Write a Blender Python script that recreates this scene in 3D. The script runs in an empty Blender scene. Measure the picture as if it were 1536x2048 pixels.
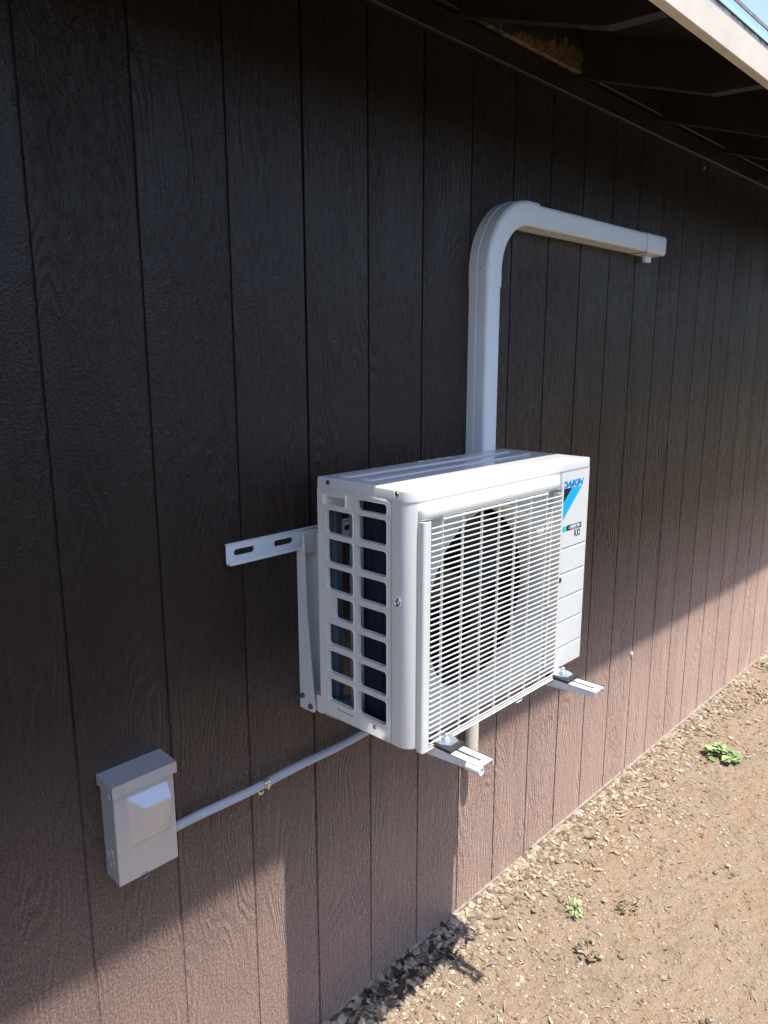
import bpy, bmesh, math, random
import numpy as np
from mathutils import Vector, Matrix, noise as mnoise

scene = bpy.context.scene
COL = scene.collection
R = math.radians
PI = math.pi

# ------------------------------------------------------------------ camera
cam_d = bpy.data.cameras.new('camera')
cam = bpy.data.objects.new('camera', cam_d); COL.objects.link(cam)
cam.location = (-1.0867, -1.3621, 0.8085)
cam.rotation_euler = (1.36714, 0.0003, -0.8123)
cam_d.sensor_fit = 'VERTICAL'; cam_d.sensor_height = 24.0
cam_d.lens = 24.0 * 1521.55 / 2048.0
cam_d.clip_start = 0.05; cam_d.clip_end = 2000
scene.camera = cam

# ------------------------------------------------------------------ light
SUN_DIR = Vector((0.055, -1.0, 3.22)).normalized()      # towards the sun
SUN_EL = math.asin(SUN_DIR.z)
w = bpy.data.worlds.new('World'); scene.world = w; w.use_nodes = True
wn = w.node_tree.nodes; wl = w.node_tree.links
bg = wn['Background']
sky = wn.new('ShaderNodeTexSky'); sky.sky_type = 'NISHITA'; sky.sun_disc = False
sky.sun_elevation = SUN_EL; sky.sun_rotation = PI
sky.air_density = 1.0; sky.dust_density = 0.6; sky.ozone_density = 1.6
tint = wn.new('ShaderNodeMix'); tint.data_type = 'RGBA'; tint.blend_type = 'MULTIPLY'; tint.inputs[0].default_value = 1
tint.inputs[7].default_value = (1.03, 0.96, 1.0, 1)
wl.new(sky.outputs[0], tint.inputs[6]); wl.new(tint.outputs[2], bg.inputs[0]); bg.inputs[1].default_value = 0.15
sun_d = bpy.data.lights.new('sun', 'SUN'); sun_d.energy = 3.65; sun_d.angle = R(0.53)
sun_d.color = (1.0, 0.95, 0.87)
sun = bpy.data.objects.new('sun', sun_d); COL.objects.link(sun)
sun.location = (2, -4, 8)
sun.rotation_euler = SUN_DIR.to_track_quat('Z', 'Y').to_euler()
scene.view_settings.view_transform = 'Standard'
scene.view_settings.look = 'None'
scene.view_settings.exposure = 1.2
scene.view_settings.gamma = 1.0
scene.cycles.max_bounces = 10
scene.cycles.diffuse_bounces = 6
scene.cycles.glossy_bounces = 4

# ------------------------------------------------------------------ helpers
def tag(o, label=None, cat=None, group=None, kind=None):
    if label: o['label'] = label
    if cat: o['category'] = cat
    if group: o['group'] = group
    if kind: o['kind'] = kind
    return o

def empty(name, loc, label, cat, group=None):
    o = bpy.data.objects.new(name, None); COL.objects.link(o)
    o.location = loc; o.empty_display_size = 0.1
    o['label'] = label; o['category'] = cat
    if group: o['group'] = group
    return o

def obj(name, bm, mat, parent=None, smooth=None, loc=None):
    """bm holds WORLD coordinates; a parented part is re-expressed in its parent's space"""
    me = bpy.data.meshes.new(name)
    bmesh.ops.recalc_face_normals(bm, faces=bm.faces[:]) if smooth != 'raw' else None
    off = Vector(loc) if loc is not None else Vector((0, 0, 0))
    if parent is not None and loc is None:
        off = world_loc(parent)
    for v in bm.verts: v.co -= off
    bm.to_mesh(me); bm.free()
    mats = mat if isinstance(mat, (list, tuple)) else [mat]
    for m in mats: me.materials.append(m)
    if smooth not in (None, 'raw'):
        me.polygons.foreach_set('use_smooth', [True] * len(me.polygons))
        me.set_sharp_from_angle(angle=R(smooth))
    o = bpy.data.objects.new(name, me); COL.objects.link(o)
    if parent is not None:
        o.parent = parent
        if loc is not None: o.location = off - world_loc(parent)
    else:
        o.location = off
    return o

def world_loc(o):
    v = Vector((0, 0, 0))
    while o is not None:
        v += o.location; o = o.parent
    return v

def NB(): return bmesh.new()

def box(bm, x0, x1, y0, y1, z0, z1, bev=0.0, seg=2, mi=0):
    vs = [bm.verts.new(c) for c in ((x0,y0,z0),(x1,y0,z0),(x1,y1,z0),(x0,y1,z0),(x0,y0,z1),(x1,y0,z1),(x1,y1,z1),(x0,y1,z1))]
    fs = [bm.faces.new([vs[i] for i in q]) for q in ((0,3,2,1),(4,5,6,7),(0,1,5,4),(1,2,6,5),(2,3,7,6),(3,0,4,7))]
    for f in fs: f.material_index = mi
    if bev > 0:
        es = list({e for f in fs for e in f.edges})
        bmesh.ops.bevel(bm, geom=es, offset=bev, segments=seg, profile=0.5, affect='EDGES')
    return vs

def loft(bm, loops, closed=True, cap0=False, cap1=False, mi=0):
    rows = [[bm.verts.new(p) for p in lp] for lp in loops]
    n = len(rows[0])
    for a, b in zip(rows[:-1], rows[1:]):
        for i in range(n if closed else n - 1):
            j = (i + 1) % n
            f = bm.faces.new((a[i], a[j], b[j], b[i])); f.material_index = mi
    if cap0: bm.faces.new(rows[0][::-1]).material_index = mi
    if cap1: bm.faces.new(rows[-1]).material_index = mi
    return rows

def prism(bm, pts, fn0, fn1, mi=0):
    """2-D outline pts extruded between two mapping functions"""
    return loft(bm, [[fn0(*p) for p in pts], [fn1(*p) for p in pts]], True, True, True, mi)

def tube(bm, pts, r, n=12, caps=True, mi=0):
    pts = [Vector(p) for p in pts]
    rad = r if isinstance(r, (list, tuple)) else [r] * len(pts)
    loops = []; up = None
    for i, p in enumerate(pts):
        t = (pts[min(i+1, len(pts)-1)] - pts[max(i-1, 0)]).normalized()
        if up is None:
            up = t.orthogonal().normalized()
        else:
            up = (up - t * up.dot(t)).normalized()
        s = t.cross(up)
        loops.append([p + (up * math.cos(2*PI*k/n) + s * math.sin(2*PI*k/n)) * rad[i] for k in range(n)])
    return loft(bm, loops, True, caps, caps, mi)

def lathe(bm, c, axis, prof, n=20, cap0=True, cap1=True, mi=0):
    """prof: (radius, height along axis)"""
    c = Vector(c); a = Vector(axis).normalized(); u = a.orthogonal().normalized(); v = a.cross(u)
    loops = [[c + a*h + (u*math.cos(2*PI*k/n) + v*math.sin(2*PI*k/n))*r for k in range(n)] for r, h in prof]
    return loft(bm, loops, True, cap0, cap1, mi)

def rr4(a0, a1, b0, b1, rs, k=5):
    out = []
    for (sx, sy, t0), r in zip(((1, 1, 0), (0, 1, 90), (0, 0, 180), (1, 0, 270)), rs):
        cx = a1-r if sx else a0+r; cy = b1-r if sy else b0+r
        for i in range(k+1):
            t = R(t0 + 90*i/k); out.append((cx + r*math.cos(t), cy + r*math.sin(t)))
    return out

def rr(a0, a1, b0, b1, r, k=5):
    """rounded rectangle loop, 4*(k+1) points"""
    out = []
    for cx, cy, t0 in ((a1-r, b1-r, 0), (a0+r, b1-r, 90), (a0+r, b0+r, 180), (a1-r, b0+r, 270)):
        for i in range(k+1):
            t = R(t0 + 90*i/k); out.append((cx + r*math.cos(t), cy + r*math.sin(t)))
    return out

def clean(bm, d=1e-5):
    bmesh.ops.remove_doubles(bm, verts=bm.verts[:], dist=d)
    bmesh.ops.dissolve_degenerate(bm, edges=bm.edges[:], dist=d)

# ------------------------------------------------------------------ materials
def mat(name, col, rough=0.5, metal=0.0, spec=0.5, nscale=0.0, namp=0.0, bump=0.0, bscale=200.0, coat=0.0):
    m = bpy.data.materials.new(name); m.use_nodes = True
    nt = m.node_tree; N = nt.nodes; L = nt.links
    b = N['Principled BSDF']
    b.inputs['Base Color'].default_value = (*col, 1)
    b.inputs['Roughness'].default_value = rough
    b.inputs['Metallic'].default_value = metal
    b.inputs['Specular IOR Level'].default_value = spec
    b.inputs['Coat Weight'].default_value = coat
    tc = N.new('ShaderNodeTexCoord')
    if namp > 0:
        nz = N.new('ShaderNodeTexNoise'); nz.inputs['Scale'].default_value = nscale; nz.inputs['Detail'].default_value = 5
        L.new(tc.outputs['Object'], nz.inputs['Vector'])
        mr = N.new('ShaderNodeMapRange'); mr.inputs[1].default_value = 0.3; mr.inputs[2].default_value = 0.7
        mr.inputs[3].default_value = 1 - namp; mr.inputs[4].default_value = 1 + namp * 0.4
        L.new(nz.outputs[0], mr.inputs[0])
        mx = N.new('ShaderNodeMix'); mx.data_type = 'RGBA'; mx.blend_type = 'MULTIPLY'
        mx.inputs[0].default_value = 1; mx.inputs[6].default_value = (*col, 1)
        L.new(mr.outputs[0], mx.inputs[7]); L.new(mx.outputs[2], b.inputs['Base Color'])
        r2 = N.new('ShaderNodeMapRange'); r2.inputs[3].default_value = rough*0.85; r2.inputs[4].default_value = min(1, rough*1.2)
        L.new(nz.outputs[0], r2.inputs[0]); L.new(r2.outputs[0], b.inputs['Roughness'])
    if bump > 0:
        n2 = N.new('ShaderNodeTexNoise'); n2.inputs['Scale'].default_value = bscale; n2.inputs['Detail'].default_value = 3
        L.new(tc.outputs['Object'], n2.inputs['Vector'])
        bp = N.new('ShaderNodeBump'); bp.inputs['Strength'].default_value = bump; bp.inputs['Distance'].default_value = 0.001
        L.new(n2.outputs[0], bp.inputs['Height']); L.new(bp.outputs[0], b.inputs['Normal'])
    return m

def streak(m, amt=0.10):
    nt = m.node_tree; N = nt.nodes; L = nt.links; b = N['Principled BSDF']
    src = b.inputs['Base Color'].links[0].from_socket
    geo = N.new('ShaderNodeNewGeometry'); mp = N.new('ShaderNodeMapping'); mp.inputs['Scale'].default_value = (60, 60, 2.2)
    L.new(geo.outputs['Position'], mp.inputs[0])
    n = N.new('ShaderNodeTexNoise'); n.inputs['Scale'].default_value = 1.0; n.inputs['Detail'].default_value = 5; L.new(mp.outputs[0], n.inputs['Vector'])
    n2 = N.new('ShaderNodeTexNoise'); n2.inputs['Scale'].default_value = 70; n2.inputs['Detail'].default_value = 6; n2.inputs['Roughness'].default_value = 0.7
    L.new(geo.outputs['Position'], n2.inputs['Vector'])
    r = N.new('ShaderNodeMapRange'); r.inputs[1].default_value = 0.50; r.inputs[2].default_value = 0.80; r.inputs[3].default_value = 0; r.inputs[4].default_value = amt; L.new(n.outputs[0], r.inputs[0])
    r2 = N.new('ShaderNodeMapRange'); r2.inputs[1].default_value = 0.58; r2.inputs[2].default_value = 0.75; r2.inputs[3].default_value = 0; r2.inputs[4].default_value = amt*1.3; L.new(n2.outputs[0], r2.inputs[0])
    ad = N.new('ShaderNodeMath'); ad.operation = 'ADD'; L.new(r.outputs[0], ad.inputs[0]); L.new(r2.outputs[0], ad.inputs[1])
    mx = N.new('ShaderNodeMix'); mx.data_type = 'RGBA'; L.new(ad.outputs[0], mx.inputs[0]); L.new(src, mx.inputs[6]); mx.inputs[7].default_value = (0.34, 0.26, 0.18, 1)
    L.new(mx.outputs[2], b.inputs['Base Color'])

def M_math(N, L, op, a, b=None, c=None):
    n = N.new('ShaderNodeMath'); n.operation = op
    for i, v in enumerate((a, b, c)):
        if v is None: continue
        if isinstance(v, (int, float)): n.inputs[i].default_value = v
        else: L.new(v, n.inputs[i])
    return n.outputs[0]

GS = 0.2032; GX0 = -0.1114        # groove spacing and first groove of the siding

def siding_material():
    m = bpy.data.materials.new('brown_painted_siding'); m.use_nodes = True
    nt = m.node_tree; N = nt.nodes; L = nt.links; b = N['Principled BSDF']
    geo = N.new('ShaderNodeNewGeometry')
    sep = N.new('ShaderNodeSeparateXYZ'); L.new(geo.outputs['Position'], sep.inputs[0])
    X, Y, Z = sep.outputs
    board = M_math(N, L, 'FLOOR', M_math(N, L, 'DIVIDE', M_math(N, L, 'SUBTRACT', X, GX0), GS))
    wn_ = N.new('ShaderNodeTexWhiteNoise'); wn_.noise_dimensions = '1D'; L.new(board, wn_.inputs['W'])
    zo = M_math(N, L, 'ADD', Z, M_math(N, L, 'MULTIPLY', wn_.outputs[0], 17.0))
    def vec(sx, sz, off=0.0):
        c = N.new('ShaderNodeCombineXYZ')
        L.new(M_math(N, L, 'MULTIPLY', X, sx), c.inputs[0]); c.inputs[1].default_value = off
        L.new(M_math(N, L, 'MULTIPLY', zo, sz), c.inputs[2]); return c.outputs[0]
    def noise(v, sc, det=3, rough=0.5, dist=0.0):
        n = N.new('ShaderNodeTexNoise'); n.inputs['Scale'].default_value = sc; n.inputs['Detail'].default_value = det
        n.inputs['Roughness'].default_value = rough; n.inputs['Distortion'].default_value = dist
        L.new(v, n.inputs['Vector']); return n.outputs[0]
    # cathedral contour lines, straight rough-sawn fibres, orange peel of the paint
    big = noise(vec(1, 0.22), 7.0, 2.0, 0.45)
    cont = M_math(N, L, 'SINE', M_math(N, L, 'MULTIPLY', big, 150.0))
    mask = noise(vec(1, 0.35, 4.0), 9.0, 2)
    mask = M_math(N, L, 'SMOOTH_MIN', 1.0, M_math(N, L, 'MAXIMUM', 0.0, M_math(N, L, 'MULTIPLY', M_math(N, L, 'SUBTRACT', mask, 0.40), 5.0)), 0.1)
    cont = M_math(N, L, 'MULTIPLY', cont, mask)
    fib = noise(vec(1, 0.07, 2.0), 230.0, 3, 0.6, 0.4)
    mid = noise(vec(1, 0.13, 9.0), 52.0, 3, 0.55, 1.1)
    mid = M_math(N, L, 'SUBTRACT', 1.0, M_math(N, L, 'ABSOLUTE', M_math(N, L, 'MULTIPLY', M_math(N, L, 'SUBTRACT', mid, 0.5), 4.0)))
    pee = noise(vec(1, 0.8, 6.0), 210.0, 2, 0.6)
    h = M_math(N, L, 'MULTIPLY', cont, 0.20)
    h = M_math(N, L, 'ADD', h, M_math(N, L, 'MULTIPLY', fib, 0.28))
    h = M_math(N, L, 'ADD', h, M_math(N, L, 'MULTIPLY', mid, 0.30))
    h = M_math(N, L, 'ADD', h, M_math(N, L, 'MULTIPLY', pee, 0.45))
    # knotty, rougher-sawn clumps on some boards
    rg = noise(vec(1, 0.36, 31.0), 44.0, 4, 0.6, 2.4)
    rm = noise(vec(1, 0.25, 15.0), 4.5, 2)
    rm = M_math(N, L, 'MINIMUM', 1.0, M_math(N, L, 'MAXIMUM', 0.0, M_math(N, L, 'MULTIPLY', M_math(N, L, 'SUBTRACT', rm, 0.44), 6.0)))
    h = M_math(N, L, 'ADD', h, M_math(N, L, 'MULTIPLY', M_math(N, L, 'MULTIPLY', rg, rm), 1.7))
    bp = N.new('ShaderNodeBump'); bp.inputs['Strength'].default_value = 1.0; bp.inputs['Distance'].default_value = 0.0042
    L.new(h, bp.inputs['Height']); L.new(bp.outputs[0], b.inputs['Normal'])
    # colour: brown paint, soil dust low down lightened to paint in ground bounce, faded streaks
    var = noise(vec(1, 0.15, 12.0), 5.0, 4)
    ramp = N.new('ShaderNodeValToRGB'); L.new(var, ramp.inputs[0])
    e = ramp.color_ramp.elements
    e[0].position = 0.3; e[0].color = (0.018, 0.0105, 0.0095, 1)
    e[1].position = 0.72; e[1].color = (0.026, 0.0165, 0.0135, 1)
    dn = noise(vec(1, 1, 20.0), 6.0, 5)
    dz = N.new('ShaderNodeMapRange'); L.new(Z, dz.inputs[0])
    dz.inputs[1].default_value = -0.22; dz.inputs[2].default_value = -1.05; dz.inputs[3].default_value = 0.0; dz.inputs[4].default_value = 0.70
    mx = N.new('ShaderNodeMix'); mx.data_type = 'RGBA'
    L.new(M_math(N, L, 'MULTIPLY', dz.outputs[0], dn), mx.inputs[0])
    L.new(ramp.outputs[0], mx.inputs[6]); mx.inputs[7].default_value = (0.21, 0.130, 0.078, 1)
    L.new(mx.outputs[2], b.inputs['Base Color'])
    rr_ = N.new('ShaderNodeMapRange'); L.new(mid, rr_.inputs[0]); rr_.inputs[3].default_value = 0.36; rr_.inputs[4].default_value = 0.22
    L.new(rr_.outputs[0], b.inputs['Roughness'])
    b.inputs['Specular IOR Level'].default_value = 0.27
    # dusty sheen painted low on the wall for sunlit glow and sparkle, fading upward
    sw = N.new('ShaderNodeMapRange'); L.new(Z, sw.inputs[0]); sw.inputs[1].default_value = 0.15; sw.inputs[2].default_value = -0.60
    sw.inputs[3].default_value = 0.03; sw.inputs[4].default_value = 0.56
    spk = noise(vec(1, 0.6, 40.0), 250.0, 2, 0.7)
    sk = N.new('ShaderNodeMapRange'); L.new(spk, sk.inputs[0]); sk.inputs[1].default_value = 0.36; sk.inputs[2].default_value = 0.66
    sk.inputs[3].default_value = 0.50; sk.inputs[4].default_value = 1.55
    L.new(M_math(N, L, 'MULTIPLY', sw.outputs[0], sk.outputs[0]), b.inputs['Sheen Weight']); b.inputs['Sheen Roughness'].default_value = 0.75; b.inputs['Sheen Tint'].default_value = (1.0, 0.71, 0.60, 1)
    return m

def ground_material():
    m = bpy.data.materials.new('dry_dirt'); m.use_nodes = True
    nt = m.node_tree; N = nt.nodes; L = nt.links; b = N['Principled BSDF']
    geo = N.new('ShaderNodeNewGeometry'); P = geo.outputs['Position']
    def noise(sc, det=4, rough=0.55, dist=0):
        n = N.new('ShaderNodeTexNoise'); n.inputs['Scale'].default_value = sc; n.inputs['Detail'].default_value = det
        n.inputs['Roughness'].default_value = rough; n.inputs['Distortion'].default_value = dist
        L.new(P, n.inputs['Vector']); return n.outputs[0]
    ramp = N.new('ShaderNodeValToRGB'); L.new(noise(4.5, 6, 0.62, 0.6), ramp.inputs[0])
    e = ramp.color_ramp.elements
    e[0].position = 0.33; e[0].color = (0.255, 0.185, 0.125, 1)
    e[1].position = 0.68; e[1].color = (0.31, 0.212, 0.135, 1)
    k = ramp.color_ramp.elements.new(0.5); k.color = (0.31, 0.233, 0.165, 1)
    sp = noise(160, 3, 0.7)
    r2 = N.new('ShaderNodeMapRange'); L.new(sp, r2.inputs[0]); r2.inputs[1].default_value = 0.3; r2.inputs[2].default_value = 0.7
    r2.inputs[3].default_value = 0.72; r2.inputs[4].default_value = 1.22
    mx = N.new('ShaderNodeMix'); mx.data_type = 'RGBA'; mx.blend_type = 'MULTIPLY'; mx.inputs[0].default_value = 1
    L.new(ramp.outputs[0], mx.inputs[6]); L.new(r2.outputs[0], mx.inputs[7])
    # unseen outer ground made dark as grass to cut light bounced on the wall
    sepg = N.new('ShaderNodeSeparateXYZ'); L.new(P, sepg.inputs[0])
    dg = M_math(N, L, 'ADD', sepg.outputs[1], M_math(N, L, 'MULTIPLY', noise(3.0, 4), 0.5))
    mg = N.new('ShaderNodeMapRange'); L.new(dg, mg.inputs[0]); mg.inputs[1].default_value = -1.12; mg.inputs[2].default_value = -1.30
    mg.inputs[3].default_value = 0; mg.inputs[4].default_value = 1
    m2 = N.new('ShaderNodeMix'); m2.data_type = 'RGBA'; L.new(mg.outputs[0], m2.inputs[0]); L.new(mx.outputs[2], m2.inputs[6]); m2.inputs[7].default_value = (0.045, 0.05, 0.022, 1)
    L.new(m2.outputs[2], b.inputs['Base Color'])
    h = M_math(N, L, 'ADD', M_math(N, L, 'MULTIPLY', noise(55, 5, 0.6), 1.0), M_math(N, L, 'MULTIPLY', noise(230, 3, 0.6), 0.45))
    bp = N.new('ShaderNodeBump'); bp.inputs['Strength'].default_value = 1.0; bp.inputs['Distance'].default_value = 0.014
    L.new(h, bp.inputs['Height']); L.new(bp.outputs[0], b.inputs['Normal'])
    b.inputs['Roughness'].default_value = 0.95; b.inputs['Specular IOR Level'].default_value = 0.15
    return m

def island_material(name, stops, rough=0.9, nscale=90, bump=0.6, spec=0.2):
    m = bpy.data.materials.new(name); m.use_nodes = True
    nt = m.node_tree; N = nt.nodes; L = nt.links; b = N['Principled BSDF']
    geo = N.new('ShaderNodeNewGeometry')
    ramp = N.new('ShaderNodeValToRGB'); L.new(geo.outputs['Random Per Island'], ramp.inputs[0])
    e = ramp.color_ramp.elements
    e[0].position = stops[0][0]; e[0].color = (*stops[0][1], 1)
    e[1].position = stops[-1][0]; e[1].color = (*stops[-1][1], 1)
    for p, c in stops[1:-1]:
        q = e.new(p); q.color = (*c, 1)
    n = N.new('ShaderNodeTexNoise'); n.inputs['Scale'].default_value = nscale; n.inputs['Detail'].default_value = 4
    L.new(geo.outputs['Position'], n.inputs['Vector'])
    r2 = N.new('ShaderNodeMapRange'); L.new(n.outputs[0], r2.inputs[0]); r2.inputs[1].default_value = 0.3; r2.inputs[2].default_value = 0.7
    r2.inputs[3].default_value = 0.75; r2.inputs[4].default_value = 1.15
    mx = N.new('ShaderNodeMix'); mx.data_type = 'RGBA'; mx.blend_type = 'MULTIPLY'; mx.inputs[0].default_value = 1
    L.new(ramp.outputs[0], mx.inputs[6]); L.new(r2.outputs[0], mx.inputs[7]); L.new(mx.outputs[2], b.inputs['Base Color'])
    bp = N.new('ShaderNodeBump'); bp.inputs['Strength'].default_value = bump; bp.inputs['Distance'].default_value = 0.002
    L.new(n.outputs[0], bp.inputs['Height']); L.new(bp.outputs[0], b.inputs['Normal'])
    b.inputs['Roughness'].default_value = rough; b.inputs['Specular IOR Level'].default_value = spec
    return m

def weathered_block_material():
    """dark brown paint that stops short in a corner, leaving raw tan wood"""
    m = bpy.data.materials.new('half_painted_blocking'); m.use_nodes = True
    nt = m.node_tree; N = nt.nodes; L = nt.links; b = N['Principled BSDF']
    geo = N.new('ShaderNodeNewGeometry'); P = geo.outputs['Position']
    sep = N.new('ShaderNodeSeparateXYZ'); L.new(P, sep.inputs[0])
    n = N.new('ShaderNodeTexNoise'); n.inputs['Scale'].default_value = 38; n.inputs['Detail'].default_value = 5
    mp = N.new('ShaderNodeMapping'); mp.inputs['Scale'].default_value = (1, 1, 0.45); L.new(P, mp.inputs[0]); L.new(mp.outputs[0], n.inputs['Vector'])
    # raw wood below a ragged line that rises with x
    line = M_math(N, L, 'ADD', M_math(N, L, 'MULTIPLY', M_math(N, L, 'SUBTRACT', sep.outputs[0], 0.72), 0.17), 1.655)
    d = M_math(N, L, 'ADD', M_math(N, L, 'SUBTRACT', line, sep.outputs[2]), M_math(N, L, 'MULTIPLY', M_math(N, L, 'SUBTRACT', n.outputs[0], 0.5), 0.11))
    mr = N.new('ShaderNodeMapRange'); L.new(d, mr.inputs[0]); mr.inputs[1].default_value = -0.006; mr.inputs[2].default_value = 0.006
    n2 = N.new('ShaderNodeTexNoise'); n2.inputs['Scale'].default_value = 120; n2.inputs['Detail'].default_value = 4; L.new(P, n2.inputs['Vector'])
    ramp = N.new('ShaderNodeValToRGB'); L.new(n2.outputs[0], ramp.inputs[0])
    e = ramp.color_ramp.elements; e[0].position = 0.35; e[0].color = (0.085, 0.042, 0.018, 1); e[1].position = 0.65; e[1].color = (0.30, 0.185, 0.085, 1)
    mx = N.new('ShaderNodeMix'); mx.data_type = 'RGBA'; L.new(mr.outputs[0], mx.inputs[0])
    mx.inputs[6].default_value = (0.034, 0.022, 0.018, 1); L.new(ramp.outputs[0], mx.inputs[7])
    L.new(mx.outputs[2], b.inputs['Base Color']); b.inputs['Roughness'].default_value = 0.6
    bp = N.new('ShaderNodeBump'); bp.inputs['Strength'].default_value = 0.7; bp.inputs['Distance'].default_value = 0.002
    L.new(n2.outputs[0], bp.inputs['Height']); L.new(bp.outputs[0], b.inputs['Normal'])
    return m

def fascia_material():
    m = mat('cream_fascia_paint', (0.80, 0.68, 0.53), 0.6, nscale=9, namp=0.12, bump=0.4, bscale=60)
    nt = m.node_tree; N = nt.nodes; L = nt.links; b = N['Principled BSDF']
    src = b.inputs['Base Color'].links[0].from_socket
    geo = N.new('ShaderNodeNewGeometry'); sep = N.new('ShaderNodeSeparateXYZ'); L.new(geo.outputs['Position'], sep.inputs[0])
    n = N.new('ShaderNodeTexNoise'); n.inputs['Scale'].default_value = 60; n.inputs['Detail'].default_value = 5; L.new(geo.outputs['Position'], n.inputs['Vector'])
    d = M_math(N, L, 'ADD', M_math(N, L, 'SUBTRACT', sep.outputs[2], 1.573), M_math(N, L, 'MULTIPLY', M_math(N, L, 'SUBTRACT', n.outputs[0], 0.5), 0.03))
    mr = N.new('ShaderNodeMapRange'); L.new(d, mr.inputs[0]); mr.inputs[1].default_value = -0.004; mr.inputs[2].default_value = 0.004
    mx = N.new('ShaderNodeMix'); mx.data_type = 'RGBA'; L.new(mr.outputs[0], mx.inputs[0]); L.new(src, mx.inputs[6])
    mx.inputs[7].default_value = (0.24, 0.15, 0.09, 1); L.new(mx.outputs[2], b.inputs['Base Color'])
    return m

MS = siding_material()
MBROWN = mat('brown_trim_paint', (0.034, 0.022, 0.018), 0.42, nscale=14, namp=0.3, bump=0.5, bscale=150)
MBLOCK = weathered_block_material()
MFASC = fascia_material()
MDRIP = mat('pale_blue_drip_metal', (0.42, 0.62, 0.86), 0.35, nscale=30, namp=0.1)
MROOF = mat('beige_shingle', (0.33, 0.29, 0.26), 0.9, nscale=60, namp=0.3, bump=0.8, bscale=160)
MGROUND = ground_material()
MWHITE = mat('ivory_enamel', (0.71, 0.695, 0.64), 0.33, nscale=6, namp=0.03, bump=0.05, bscale=240)
MWHITE2 = mat('ivory_plastic', (0.72, 0.705, 0.65), 0.42, nscale=8, namp=0.03)
MLID = mat('ivory_lid_enamel', (0.70, 0.69, 0.66), 0.16, nscale=5, namp=0.05)
MINNER = mat('grey_orifice_sheet', (0.50, 0.50, 0.475), 0.45, nscale=9, namp=0.06)
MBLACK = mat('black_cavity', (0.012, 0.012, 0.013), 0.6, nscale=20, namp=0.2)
MFAN = mat('dark_fan_plastic', (0.010, 0.010, 0.011), 0.5, nscale=20, namp=0.2)
MPAN = mat('galvanised_pan', (0.33, 0.38, 0.42), 0.4, 0.4, nscale=25, namp=0.2)
MSHADEPOST = mat('shade_dark_flange', (0.15, 0.18, 0.21), 0.4, 0.2, nscale=40, namp=0.15)  # back flange of the side panel, darkened in colour for inside shade
MZINC = mat('zinc_plate', (0.72, 0.78, 0.82), 0.28, 0.9, nscale=90, namp=0.18, bump=0.2, bscale=300)
MRUB = mat('black_rubber', (0.018, 0.02, 0.021), 0.6, nscale=60, namp=0.2)
MBRK = mat('white_powder_coat', (0.70, 0.71, 0.70), 0.42, nscale=25, namp=0.03, bump=0.1, bscale=400)
MDUCT = mat('white_duct_plastic', (0.72, 0.73, 0.73), 0.36, nscale=12, namp=0.02)
MBOX = mat('grey_box_paint', (0.50, 0.50, 0.50), 0.30, 0.45, nscale=18, namp=0.06, bump=0.12, bscale=300)
MPIPE = mat('grey_pvc', (0.40, 0.415, 0.45), 0.42, nscale=30, namp=0.06)
MCREAM = mat('cream_pvc', (0.68, 0.63, 0.53), 0.45, nscale=20, namp=0.05)
MSTEEL = mat('bright_steel', (0.7, 0.69, 0.66), 0.25, 1.0, nscale=80, namp=0.2)
MDARKST = mat('dark_steel', (0.16, 0.17, 0.2), 0.3, 0.9, nscale=80, namp=0.2)
MCYAN = mat('cyan_print', (0.0, 0.42, 0.78), 0.4, nscale=40, namp=0.03)
MBLUE = mat('blue_print', (0.0, 0.25, 0.55), 0.4, nscale=40, namp=0.03)
MINK = mat('black_print', (0.012, 0.012, 0.016), 0.4, nscale=40, namp=0.05)
MTEAL = mat('teal_print', (0.03, 0.55, 0.52), 0.4, nscale=40, namp=0.03)
MPAPER = mat('white_print', (0.82, 0.82, 0.82), 0.4, nscale=40, namp=0.02)
MWOODW = mat('weathered_pale_board', (0.30, 0.25, 0.19), 0.85, nscale=40, namp=0.35, bump=0.7, bscale=120)
MSTONE = island_material('gravel_stone', [(0.0, (0.13, 0.10, 0.075)), (0.3, (0.25, 0.19, 0.13)), (0.65, (0.32, 0.255, 0.18)), (1.0, (0.43, 0.38, 0.30))])
MLITTER = island_material('dry_leaf', [(0.0, (0.13, 0.085, 0.05)), (0.3, (0.30, 0.22, 0.13)), (0.7, (0.42, 0.35, 0.22)), (1.0, (0.55, 0.50, 0.36))], 0.7, 150, 0.4)
MSHADEBARK = island_material('shade_dark_bark', [(0.0, (0.020, 0.017, 0.016)), (0.6, (0.05, 0.042, 0.038)), (0.9, (0.11, 0.095, 0.08)), (1.0, (0.22, 0.19, 0.15))], 0.85, 120, 0.5)
MGREEN = island_material('weed_leaf', [(0.0, (0.15, 0.21, 0.08)), (0.5, (0.25, 0.34, 0.13)), (1.0, (0.36, 0.44, 0.20))], 0.55, 200, 0.3, 0.4)
MDRY = island_material('dried_weed', [(0.0, (0.11, 0.085, 0.055)), (0.5, (0.24, 0.195, 0.125)), (1.0, (0.36, 0.32, 0.21))], 0.8, 200, 0.3)

for m_, a_ in ((MWHITE, 0.16), (MWHITE2, 0.10), (MLID, 0.16), (MDUCT, 0.12), (MBOX, 0.16), (MPIPE, 0.15), (MBRK, 0.10), (MCREAM, 0.15)): streak(m_, a_)

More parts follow.
